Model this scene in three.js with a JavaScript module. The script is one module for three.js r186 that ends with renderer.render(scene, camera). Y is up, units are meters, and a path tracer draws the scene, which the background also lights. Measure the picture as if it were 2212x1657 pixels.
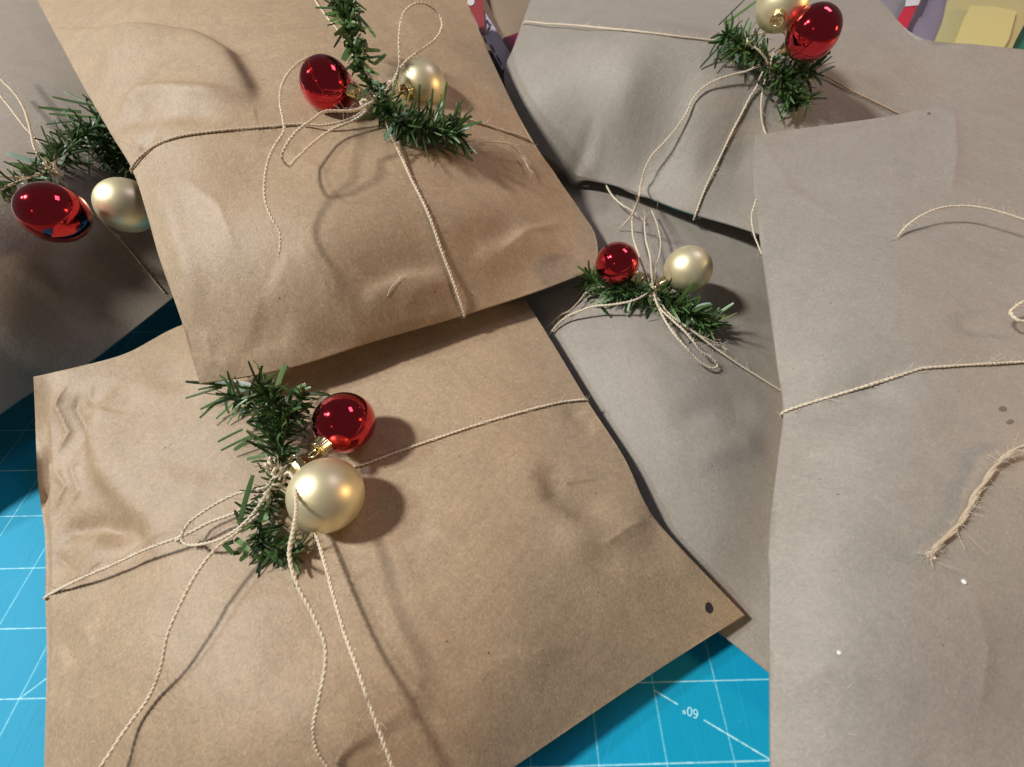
import * as THREE from 'three';
import { mergeGeometries } from 'three/addons/utils/BufferGeometryUtils.js';
import { ImprovedNoise } from 'three/addons/math/ImprovedNoise.js';
import { RectAreaLightUniformsLib } from 'three/addons/lights/RectAreaLightUniformsLib.js';

// ---------------------------------------------------------------- camera
// A wide phone lens 22 cm above a cutting mat, looking steeply down.
const PW = 2212, PH = 1657, F = 985, EYE_H = 0.2228, PITCH = Math.atan(1286 / F);
const scene = new THREE.Scene();
const camera = new THREE.PerspectiveCamera(2 * Math.atan(PH / 2 / F) * 180 / Math.PI, PW / PH, 0.01, 20);
camera.position.set(0, EYE_H, 0);
camera.rotation.set(-PITCH, 0, 0);
camera.focus = 0.205; camera.userData.fStop = 13;

// ---------------------------------------------------------------- light
scene.background = new THREE.Color().setRGB(0.090, 0.087, 0.090);      // the dim room all round
RectAreaLightUniformsLib.init();
const renderer = new THREE.WebGLRenderer({ antialias: true });
renderer.toneMapping = THREE.LinearToneMapping;
renderer.toneMappingExposure = 1.14;
renderer.shadowMap.enabled = true;
const SPOT = new THREE.Vector3(0, 0.04, -0.17);                         // about the middle of the parcels
function lampAt(name, label, dir, dist, radius, rgb, cd, glow) {
  const p = new THREE.Vector3(...dir).normalize().multiplyScalar(dist).add(SPOT);
  const l = new THREE.PointLight(new THREE.Color().setRGB(...rgb), cd, 0, 2);
  l.position.copy(p); l.castShadow = true; l.shadow.radius = radius / 0.02; l.name = name + '_light';
  scene.add(l);
  const m = new THREE.Mesh(new THREE.SphereGeometry(radius * 1.05, 24, 16), new THREE.MeshStandardMaterial({ color: 0x222222, emissive: new THREE.Color().setRGB(...rgb), emissiveIntensity: glow }));
  m.name = name; m.position.copy(p); m.userData = { label, category: 'lamp' };
  scene.add(m);
}
lampAt('lamp_globe', 'white frosted ceiling lamp globe up on the left of the parcels', [-0.66, 0.75, 0.00], 2.0, 0.100, [1.0, 0.96, 0.90], 10.8, 5);
lampAt('lamp_bulb', 'smaller cool lamp bulb lower down on the far left', [-0.77, 0.62, -0.04], 2.0, 0.055, [0.80, 0.92, 1.0], 2.9, 4);
lampAt('table_lamp', 'warm orange table lamp low down on the right', [0.95, 0.30, 0.02], 1.10, 0.055, [1.0, 0.62, 0.30], 0.95, 3);
lampAt('lamp_spot', 'small warm lamp behind the photographer on the left', [-0.44, 0.60, 0.67], 1.4, 0.030, [1.0, 0.72, 0.45], 0.10, 2);
{ // a violet-tinted screen up on the wall behind the parcels
  const p = new THREE.Vector3(0.46, 0.81, -0.37).normalize().multiplyScalar(1.5).add(SPOT);
  const l = new THREE.RectAreaLight(new THREE.Color().setRGB(0.86, 0.72, 1.0), 4.2, 0.46, 0.26);
  l.position.copy(p); l.lookAt(SPOT); l.name = 'screen_light'; scene.add(l);
  const m = new THREE.Mesh(new THREE.BoxGeometry(0.46, 0.26, 0.01), new THREE.MeshStandardMaterial({ color: 0x111111, emissive: new THREE.Color().setRGB(0.86, 0.72, 1.0), emissiveIntensity: 0.9 }));
  m.position.copy(p).addScaledVector(new THREE.Vector3().subVectors(p, SPOT).normalize(), 0.012); m.lookAt(SPOT);
  m.name = 'wall_screen'; m.userData = { label: 'violet glowing screen high up behind the parcels', category: 'screen' };
  scene.add(m);
}

// ---------------------------------------------------------------- helpers
const V = (x, y, z) => new THREE.Vector3(x, y, z);
let seed = 20231;
function rnd() { seed |= 0; seed = seed + 0x6D2B79F5 | 0; let t = Math.imul(seed ^ seed >>> 15, 1 | seed); t = t + Math.imul(t ^ t >>> 7, 61 | t) ^ t; return ((t ^ t >>> 14) >>> 0) / 4294967296; }
const rr = (a, b) => a + (b - a) * rnd();
const noise = new ImprovedNoise();
const cosP = Math.cos(PITCH), sinP = Math.sin(PITCH);
function ray(px, py) { const dx = (px - PW / 2) / F, dy = -(py - PH / 2) / F; return V(dx, dy * cosP - sinP, -dy * sinP - cosP); }
// the place, at a height in millimetres, that lies in that direction from the lens
function at(px, py, h) { const d = ray(px, py); return V(0, EYE_H, 0).addScaledVector(d, (EYE_H - h / 1000) / -d.y); }
function depthAt(px, py, z) { return V(0, EYE_H, 0).addScaledVector(ray(px, py), z); }
const used = {};
function numbered(n) { used[n] = (used[n] ?? -1) + 1; return used[n] ? `${n}_${String(used[n]).padStart(3, '0')}` : n; }
function shadowed(m) { m.castShadow = m.receiveShadow = true; return m; }
function thing(name, label, category, group) { const o = new THREE.Group(); o.name = numbered(name); o.userData = { label, category }; if (group) o.userData.group = group; scene.add(o); return o; }
function part(name, geo, mat, parent, kind) { const m = shadowed(new THREE.Mesh(geo, mat)); m.name = name; if (kind) m.userData.kind = kind; parent.add(m); return m; }
function geom(pos, idx, uv) { const g = new THREE.BufferGeometry(); g.setAttribute('position', new THREE.Float32BufferAttribute(pos, 3)); g.setAttribute('uv', new THREE.Float32BufferAttribute(uv ?? new Array(pos.length / 3 * 2).fill(0), 2)); g.setIndex(idx); g.computeVertexNormals(); return g; }
// moves a group's origin to a point without moving its parts
function settle(o) { const b = new THREE.Box3().setFromObject(o), c = b.getCenter(V()); c.y = b.min.y; for (const k of o.children) k.position.sub(c); o.position.copy(c); }

// ---------------------------------------------------------------- textures
function dataTex(n, px, srgb) { const t = new THREE.DataTexture(px, n, n); t.wrapS = t.wrapT = THREE.RepeatWrapping; t.magFilter = THREE.LinearFilter; t.minFilter = THREE.LinearFilter; if (srgb) t.colorSpace = THREE.SRGBColorSpace; t.needsUpdate = true; return t; }
// kraft paper: short fibres laid every way, a little clouding, a few dark shives and pale flecks. 0.20 m a side.
function kraft(n, strength, darkCount, paleCount) {
  const f = new Float32Array(n * n), wrap = (i) => ((i % n) + n) % n;
  const cloud = (x, y, s) => { // tiles
    const u = x / n * Math.PI * 2, v = y / n * Math.PI * 2;
    return noise.noise(Math.cos(u) * s + 7, Math.sin(u) * s + Math.cos(v) * s, Math.sin(v) * s + 3);
  };
  for (let y = 0; y < n; y++) for (let x = 0; x < n; x++) f[y * n + x] = cloud(x, y, 2.4) * 0.030 + cloud(x, y, 9) * 0.030 + noise.noise(x * 0.21, y * 0.21, 4.5) * 0.058 + noise.noise(x * 0.5, y * 0.5, 8.5) * 0.05 + (rnd() - 0.5) * 0.05;
  const fibre = (len, amp) => { let x = rnd() * n, y = rnd() * n, a = rnd() * 6.283; const c = rr(-0.06, 0.06); for (let i = 0; i < len; i++) { f[wrap(y | 0) * n + wrap(x | 0)] += amp; x += Math.cos(a); y += Math.sin(a); a += c; } };
  for (let i = 0; i < n * n / 34; i++) fibre(rr(5, 16), rr(-0.06, 0.07));
  for (let i = 0; i < n * n / 900; i++) fibre(rr(10, 24), rr(0.02, 0.065));
  for (let i = 0; i < darkCount; i++) { const x = rnd() * n, y = rnd() * n, r = rr(0.8, 1.8); for (let j = -3; j <= 3; j++) for (let k = -3; k <= 3; k++) if (j * j + k * k < r * r) f[wrap((y | 0) + j) * n + wrap((x | 0) + k)] -= 0.34; }
  for (let i = 0; i < paleCount; i++) fibre(rr(4, 12), 0.30);
  const c = new Uint8Array(n * n * 4), b = new Uint8Array(n * n * 4);
  for (let i = 0; i < n * n; i++) {
    const v = Math.min(1, Math.max(0, 0.84 + f[i] * strength)), w = 255 * Math.min(1, Math.max(0, 0.5 + f[i] * 2));
    c.set([255 * v, 255 * Math.min(1, v * 1.0), 255 * Math.max(0, v * 0.99), 255], i * 4); b.set([w, w, w, 255], i * 4);
  }
  return [dataTex(n, c, true), dataTex(n, b, false)];
}
const [kraftC, kraftB] = kraft(1024, 1.0, 26, 40);
const [greyC, greyB] = kraft(1024, 0.6, 44, 50);

function paper(rgb, map, bump, rough, spec) {
  return new THREE.MeshPhysicalMaterial({ color: new THREE.Color().setRGB(...rgb), map, bumpMap: bump, bumpScale: 0.00022, roughness: rough, specularIntensity: spec, side: THREE.DoubleSide });
}
const M = {
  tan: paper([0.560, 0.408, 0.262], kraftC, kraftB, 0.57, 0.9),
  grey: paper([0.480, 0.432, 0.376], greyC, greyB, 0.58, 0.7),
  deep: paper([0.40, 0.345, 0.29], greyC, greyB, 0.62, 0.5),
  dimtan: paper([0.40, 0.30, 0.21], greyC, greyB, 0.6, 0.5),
  twine: new THREE.MeshStandardMaterial({ color: new THREE.Color().setRGB(0.70, 0.60, 0.45), roughness: 0.72 }),
  twineDark: new THREE.MeshStandardMaterial({ color: new THREE.Color().setRGB(0.54, 0.43, 0.30), roughness: 0.75 }),
  fuzz: new THREE.MeshStandardMaterial({ color: new THREE.Color().setRGB(0.74, 0.64, 0.50), roughness: 0.8 }),
  red: new THREE.MeshPhysicalMaterial({ color: new THREE.Color().setRGB(0.60, 0.016, 0.030), metalness: 1, roughness: 0.07, clearcoat: 0.7, clearcoatRoughness: 0.05 }),
  gold: new THREE.MeshPhysicalMaterial({ color: new THREE.Color().setRGB(0.91, 0.82, 0.53), metalness: 0.76, roughness: 0.43 }),
  cap: new THREE.MeshStandardMaterial({ color: new THREE.Color().setRGB(0.85, 0.72, 0.38), metalness: 1, roughness: 0.18 }),
  wire: new THREE.MeshStandardMaterial({ color: new THREE.Color().setRGB(0.10, 0.12, 0.07), metalness: 0.6, roughness: 0.5 }),
  needles: [[0.024, 0.060, 0.018], [0.056, 0.120, 0.030], [0.095, 0.180, 0.045], [0.120, 0.235, 0.090], [0.150, 0.195, 0.050], [0.140, 0.230, 0.170]].map((c) => new THREE.MeshStandardMaterial({ color: new THREE.Color().setRGB(...c), roughness: 0.42 })),
};

// ---------------------------------------------------------------- surfaces: a smooth sheet through given heights
function plate(points) { // thin-plate spline through [x, z, y], millimetres
  const n = points.length, N = n + 3, A = [], U = (r2) => r2 < 1e-9 ? 0 : r2 * Math.log(r2) * 0.5;
  for (let i = 0; i < N; i++) A.push(new Float64Array(N + 1));
  for (let i = 0; i < n; i++) {
    const [xi, zi, yi] = points[i];
    for (let j = 0; j < n; j++) { const dx = xi - points[j][0], dz = zi - points[j][1]; A[i][j] = U((dx * dx + dz * dz) / 1e4) + (i === j ? (points[i][3] ?? 2e-5) : 0); }
    A[i][n] = 1; A[i][n + 1] = xi / 100; A[i][n + 2] = zi / 100; A[n][i] = 1; A[n + 1][i] = xi / 100; A[n + 2][i] = zi / 100; A[i][N] = yi;
  }
  for (let c = 0; c < N; c++) {
    let p = c; for (let r = c + 1; r < N; r++) if (Math.abs(A[r][c]) > Math.abs(A[p][c])) p = r;
    [A[c], A[p]] = [A[p], A[c]];
    for (let r = c + 1; r < N; r++) { const k = A[r][c] / A[c][c]; if (k) for (let j = c; j <= N; j++) A[r][j] -= k * A[c][j]; }
  }
  const w = new Float64Array(N);
  for (let r = N - 1; r >= 0; r--) { let s = A[r][N]; for (let j = r + 1; j < N; j++) s -= A[r][j] * w[j]; w[r] = s / A[r][r]; }
  return (x, z) => { let s = w[n] + w[n + 1] * x / 100 + w[n + 2] * z / 100; for (let j = 0; j < n; j++) { const dx = x - points[j][0], dz = z - points[j][1]; s += w[j] * U((dx * dx + dz * dz) / 1e4); } return s; };
}
const sm = (a, b, x) => { const t = Math.min(1, Math.max(0, (x - a) / (b - a))); return t * t * (3 - 2 * t); };
function crease(kind, pts, amp, w, reach, base) { // pts in photo pixels; w and reach in mm
  const P = pts.map(([x, y]) => {
    const gap = (h) => { const q = at(x, y, h); return h - base(q.x * 1000, q.z * 1000); };
    let hi = 195; while (hi > -8 && gap(hi - 1) > 0) hi -= 1;
    const q = at(x, y, hi - 0.5); return [q.x * 1000, q.z * 1000];
  });
  const L = [0]; for (let i = 1; i < P.length; i++) L.push(L[i - 1] + Math.hypot(P[i][0] - P[i - 1][0], P[i][1] - P[i - 1][1]));
  const T = L[L.length - 1];
  return (x, z) => {
    let best = 1e9, side = 1, along = 0;
    for (let i = 0; i + 1 < P.length; i++) {
      const ax = P[i][0], az = P[i][1], bx = P[i + 1][0] - ax, bz = P[i + 1][1] - az, l2 = bx * bx + bz * bz;
      const t = Math.min(1, Math.max(0, ((x - ax) * bx + (z - az) * bz) / l2)), dx = x - ax - t * bx, dz = z - az - t * bz, d = Math.hypot(dx, dz);
      if (d < best) { best = d; side = Math.sign(bx * (z - az) - bz * (x - ax)) || 1; along = L[i] + t * Math.sqrt(l2); }
    }
    if (best > reach * 3 && kind === 'step') return 0;
    const end = Math.min(along, T - along), taper = sm(-0.01, Math.min(T * 0.3, 25), end + 0.02 * T);
    if (kind === 'ridge') return amp * taper * Math.exp(-(best * best) / (w * w));
    if (kind === 'fold') return amp * taper * Math.exp(-best / w);                       // a sharper crest
    return amp * taper * Math.tanh(side * best / w) * Math.exp(-(best * best) / (reach * reach));   // step: right-hand side up
  };
}
// a padded paper mailer: four edges and some heights inside, in photo pixels and millimetres
function mailer(o) {
  const side = (a) => new THREE.CatmullRomCurve3(a.map(([x, y, h]) => at(x, y, h)), false, 'centripetal');
  const S = { top: side(o.top), bottom: side(o.bottom), left: side(o.left), right: side(o.right) };
  const ctl = [], seen = new Set();
  const add = (p, slack) => { const k = `${Math.round(p.x * 300)},${Math.round(p.z * 300)}`; if (!seen.has(k)) { seen.add(k); ctl.push([p.x * 1000, p.z * 1000, p.y * 1000, slack]); } };
  for (const c of Object.values(S)) for (let i = 0; i <= 12; i++) add(c.getPointAt(i / 12));
  for (const [x, y, h] of o.inside) add(at(x, y, h), 0.012);
  const base = plate(ctl);
  const folds = (o.folds ?? []).map((f) => crease(f[0], f[1], f[2], f[3], f[4] ?? 20, base));
  const k = o.salt ?? 1, amp = o.ripple ?? 0.5;
  const H = (x, z) => {
    let y = base(x, z); for (const f of folds) y += f(x, z);
    y += amp * (noise.noise(x / 34, z / 34, k) + 0.22 * noise.noise(x / 13, z / 13, k + 5)) + amp * 0.22 * Math.pow(1 - Math.abs(noise.noise(x / 58 + 3, z / 58, k + 9)), 16) - amp * 0.15 * Math.pow(1 - Math.abs(noise.noise(x / 47 + 9, z / 47, k + 19)), 18);
    return y;
  };
  const N = o.n ?? 200, C = {}; for (const s in S) C[s] = S[s].getSpacedPoints(N);
  const a = C.top[0], b = C.top[N], c = C.bottom[0], d = C.bottom[N];
  const pos = [], uv = [], idx = [], low = [], lidx = [];
  const out = o.back ?? {}, cu = Math.cos(o.turn ?? 0), su = Math.sin(o.turn ?? 0);
  for (let j = 0; j <= N; j++) for (let i = 0; i <= N; i++) {
    const u = i / N, v = j / N, q = [0, 0];
    ['x', 'z'].forEach((ax, t) => { q[t] = (1 - v) * C.top[i][ax] + v * C.bottom[i][ax] + (1 - u) * C.left[j][ax] + u * C.right[j][ax] - ((1 - u) * (1 - v) * a[ax] + u * (1 - v) * b[ax] + (1 - u) * v * c[ax] + u * v * d[ax]); });
    const rim = Math.min(u, 1 - u, v, 1 - v), soft = sm(0, 0.03, rim);
    let y = H(q[0] * 1000, q[1] * 1000);
    const edge = i === 0 ? C.left[j].y : i === N ? C.right[j].y : j === 0 ? C.top[i].y : j === N ? C.bottom[i].y : null;
    if (edge !== null) y = edge * 1000;
    pos.push(q[0], y / 1000, q[1]); uv.push((q[0] * cu - q[1] * su) / 0.2, (q[0] * su + q[1] * cu) / 0.2);
    // the back panel hangs below; where asked its edge shows beyond the front one
    const wr = sm(0.92, 1, u), wb = sm(0.92, 1, v), wl = sm(0.92, 1, 1 - u);
    const th = 0.7 + (o.thick ?? 8) * sm(0, 0.16, rim) + wr * (out.rightDrop ?? 0) + wb * (out.bottomDrop ?? 0) + wl * (out.leftDrop ?? 0);
    low.push(q[0] + wr * (out.rightOut ?? 0) / 1000 + wb * (out.tipX ?? 0) / 1000, Math.max(0.9, y - th) / 1000, q[1] + wb * (out.bottomOut ?? 0) / 1000);
  }
  const W = N + 1;
  for (let j = 0; j < N; j++) for (let i = 0; i < N; i++) { const p = j * W + i; idx.push(p, p + W, p + 1, p + 1, p + W, p + W + 1); lidx.push(p, p + 1, p + W, p + 1, p + W + 1, p + W); }
  // a turned seam strip closes front and back all round
  const ring = []; for (let i = 0; i < N; i++) ring.push(i); for (let j = 0; j < N; j++) ring.push(j * W + N); for (let i = N; i > 0; i--) ring.push(N * W + i); for (let j = N; j > 0; j--) ring.push(j * W);
  const sp = [], si = [], suv = [];
  ring.forEach((p, t) => { sp.push(pos[p * 3], pos[p * 3 + 1], pos[p * 3 + 2], low[p * 3], low[p * 3 + 1], low[p * 3 + 2]); suv.push(t / 60, 0, t / 60, 0.02); const n = (t + 1) % ring.length; si.push(2 * t, 2 * n, 2 * t + 1, 2 * n, 2 * n + 1, 2 * t + 1); });
  const t = thing('paper_mailer', o.label, 'mailer');
  part('front_panel', geom(pos, idx, uv), o.mat, t); part('back_panel', geom(low, lidx, uv), o.mat, t); part('edge_seam', geom(sp, si, suv), o.mat, t);
  t.userData.H = undefined; delete t.userData.H;
  const on = (px, py, off = 0) => {
    const gap = (h) => { const q = at(px, py, h); return h - off - H(q.x * 1000, q.z * 1000); };
    let hi = 195; while (hi > -8 && gap(hi - 2) > 0) hi -= 2;
    let lo = hi - 2; for (let i = 0; i < 14; i++) { const m = (lo + hi) / 2; if (gap(m) > 0) hi = m; else lo = m; }
    return at(px, py, hi);
  };
  return { o: t, H, on };
}

// ---------------------------------------------------------------- cutting mat and table
{
  const RW = 0.0219, rDir = V(1, 0, -RW).normalize(), vDir = V(-RW, 0, -1).normalize();
  const O = at(1410, 1474, 0), cell = 0.0256, yaw = Math.atan2(RW, 1);
  const wide = 0.61, deep = 0.457, n = 2048, cv = document.createElement('canvas'); cv.width = cv.height = n;
  const a0 = -0.365, b0 = -0.075;                                          // the texture's corner in mat axes
  const X = (a) => (a * cell - a0) / wide * n, Y = (b) => n - (b * cell - b0) / deep * n;
  const g = cv.getContext('2d');
  g.fillStyle = '#119dc5'; g.fillRect(0, 0, n, n);
  for (let i = 0; i < 9000; i++) { const x = rnd() * n, y = rnd() * n, l = rr(10, 90); g.strokeStyle = rnd() < 0.5 ? 'rgba(10,110,165,0.10)' : 'rgba(90,190,225,0.09)'; g.lineWidth = rr(0.6, 2.2); g.beginPath(); g.moveTo(x, y); g.lineTo(x + rr(-8, 8), y + l); g.stroke(); }
  const line = (x0, y0, x1, y1, w, op) => { // worn white print
    const L = Math.hypot(x1 - x0, y1 - y0), k = Math.ceil(L / 7);
    for (let i = 0; i < k; i++) { if (rnd() < 0.012) continue; g.strokeStyle = `rgba(222,244,252,${op * rr(0.72, 1)})`; g.lineWidth = w * rr(0.8, 1.1); g.beginPath(); g.moveTo(x0 + (x1 - x0) * i / k, y0 + (y1 - y0) * i / k + rr(-0.15, 0.15)); g.lineTo(x0 + (x1 - x0) * (i + 1.08) / k, y0 + (y1 - y0) * (i + 1.08) / k); g.stroke(); }
  };
  for (let i = -22; i <= 14; i++) line(X(i), 0, X(i), n, 2.3, 0.52);
  for (let j = -4; j <= 26; j++) line(0, Y(j), n, Y(j), 2.6, 0.80);
  for (let i = 0; i < 900; i++) { const x = rnd() * n, y = rnd() * n, a = rr(-0.4, 0.4), l = rr(30, 240); g.strokeStyle = rnd() < 0.6 ? 'rgba(150,215,235,0.16)' : 'rgba(6,80,125,0.16)'; g.lineWidth = rr(0.5, 1.1); g.beginPath(); g.moveTo(x, y); g.lineTo(x + Math.sin(a) * l, y + Math.cos(a) * l); g.stroke(); }
  for (let i = 0; i < 1500; i++) { g.fillStyle = `rgba(225,240,245,${rr(0.05, 0.35)})`; g.fillRect(rnd() * n, rnd() * n, rr(0.8, 2.2), rr(0.8, 2.2)); }
  // the sixty-degree line with its figures, which stand upside down here
  const at60 = (a) => -0.106 - (a) * 0.577;
  line(X(0), Y(at60(0)), X(0.33), Y(at60(0.33)), 2.9, 0.85); line(X(0.68), Y(at60(0.68)), X(1.56), Y(at60(1.56)), 2.9, 0.85); line(X(1.56), Y(at60(1.56)), X(6), Y(at60(6)), 2.9, 0.85);
  line(X(-10), Y(0), X(-4), Y(6), 2.5, 0.75); 
  g.save(); g.translate(X(0.50), Y(at60(0.50))); g.scale(1, wide / deep); g.rotate(Math.PI + 0.35); g.fillStyle = 'rgba(222,244,252,0.96)'; g.font = '14px sans-serif'; g.textAlign = 'center'; g.textBaseline = 'middle'; g.fillText('60°', 0, 0); g.restore();
  const tex = new THREE.CanvasTexture(cv); tex.colorSpace = THREE.SRGBColorSpace; tex.anisotropy = 8;
  const geo = new THREE.BoxGeometry(wide, 0.003, deep); geo.translate(a0 + wide / 2, -0.0015, -(b0 + deep / 2));
  const m = shadowed(new THREE.Mesh(geo, new THREE.MeshPhysicalMaterial({ map: tex, roughness: 0.55, specularIntensity: 0.3 })));
  m.name = 'cutting_mat'; m.position.copy(O); m.rotation.y = yaw; m.userData = { label: 'blue cutting mat with white grid lines under the parcels', category: 'cutting mat' };
  scene.add(m);
  const tg = new THREE.BoxGeometry(2.2, 0.03, 1.6); tg.translate(0, -0.0185, -0.35);
  const tb = shadowed(new THREE.Mesh(tg, new THREE.MeshStandardMaterial({ color: new THREE.Color().setRGB(0.16, 0.11, 0.075), roughness: 0.6 }))); tb.name = 'table_top'; tb.userData.kind = 'structure'; scene.add(tb);
}

// ---------------------------------------------------------------- the mailers
const mD = mailer({
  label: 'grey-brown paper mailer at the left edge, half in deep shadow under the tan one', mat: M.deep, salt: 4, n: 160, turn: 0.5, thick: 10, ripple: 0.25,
  top: [[-700, -40, 96], [-260, -40, 112], [-60, -70, 116], [140, -110, 120]],
  right: [[140, -110, 120], [230, 120, 106], [320, 360, 84], [380, 520, 58], [404, 618, 46]],
  bottom: [[-560, 1310, 26], [-170, 1018, 30], [0, 892, 33], [85, 836, 35], [172, 796, 38], [262, 730, 42], [404, 618, 46]],
  left: [[-700, -40, 96], [-740, 400, 84], [-720, 900, 58], [-560, 1310, 26]],
  inside: [[60, 60, 114], [60, 220, 108], [200, 260, 100], [40, 360, 103], [140, 400, 97], [200, 400, 90], [110, 480, 92], [0, 520, 92], [-100, 600, 87], [-300, 500, 92], [-350, 800, 78], [-200, 900, 50], [270, 440, 77], [300, 480, 68], [200, 520, 76], [100, 600, 77], [0, 700, 68], [240, 570, 61], [140, 700, 56], [0, 800, 48], [200, 660, 53]],
});
const mE = mailer({
  label: 'grey paper mailer lying in the middle between the tan and the right-hand mailers', mat: M.grey, salt: 7, n: 180, turn: -0.4, thick: 12, ripple: 0.55,
  top: [[1120, 395, 42], [1204, 374, 48], [1265, 374, 49], [1346, 402, 50], [1448, 450, 50], [1626, 500, 47], [1740, 535, 42]],
  right: [[1740, 535, 42], [1760, 900, 30], [1770, 1250, 18], [1790, 1560, 6]],
  bottom: [[1500, 1330, 8], [1560, 1372, 7], [1660, 1452, 7], [1790, 1560, 6]],
  left: [[1120, 395, 42], [1115, 560, 38], [1140, 740, 31], [1330, 1080, 18], [1500, 1330, 8]],
  inside: [[1300, 460, 54], [1430, 540, 54], [1320, 620, 51], [1440, 650, 52], [1560, 640, 49], [1260, 720, 43], [1420, 800, 49], [1560, 820, 44], [1480, 960, 40], [1600, 1000, 35], [1560, 1150, 25], [1640, 1250, 14], [1600, 1340, 7]],
  folds: [['ridge', [[1440, 930], [1540, 880], [1640, 890]], -1.6, 7], ['ridge', [[1480, 1010], [1600, 960], [1660, 960]], 1.4, 6], ['step', [[1240, 760], [1380, 740], [1470, 800]], 0.8, 5, 14]],
});
const mT = mailer({
  label: 'grey paper mailer at the top right with the oval red bauble', mat: M.grey, salt: 11, n: 180, turn: 0.2, thick: 12,
  top: [[1176, -90, 122], [1500, -120, 138], [1800, -110, 136], [1905, 4, 130], [1990, 82, 124], [2110, 96, 122], [2212, 107, 120], [2420, 132, 116]],
  right: [[2420, 132, 116], [2380, 300, 100], [2250, 460, 85], [2000, 620, 60]],
  bottom: [[1245, 378, 61], [1350, 406, 61], [1472, 453, 61], [1596, 490, 61], [1700, 525, 61], [2000, 620, 60]],
  left: [[1176, -90, 122], [1146, 0, 116], [1112, 95, 107], [1089, 165, 99], [1120, 260, 85], [1160, 320, 73], [1200, 352, 66], [1245, 378, 61]],
  inside: [[1200, 60, 114], [1350, 60, 122], [1550, 70, 126], [1700, 100, 126], [1200, 200, 101], [1350, 210, 107], [1500, 230, 107], [1650, 230, 107], [1800, 180, 113], [1300, 290, 86], [1450, 320, 84], [1590, 360, 82], [1380, 370, 70], [1520, 420, 71], [1900, 150, 116], [2050, 180, 110], [1900, 300, 94]],
  folds: [['ridge', [[1225, 400], [1250, 345], [1280, 285], [1290, 270]], -4.2, 4.5], ['ridge', [[1270, 390], [1285, 340], [1310, 290]], 1.8, 5], ['step', [[1180, 290], [1300, 300], [1420, 330], [1600, 320]], -1.2, 6, 16], ['ridge', [[1500, 350], [1560, 330], [1640, 330]], -2.2, 9]],
});
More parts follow.
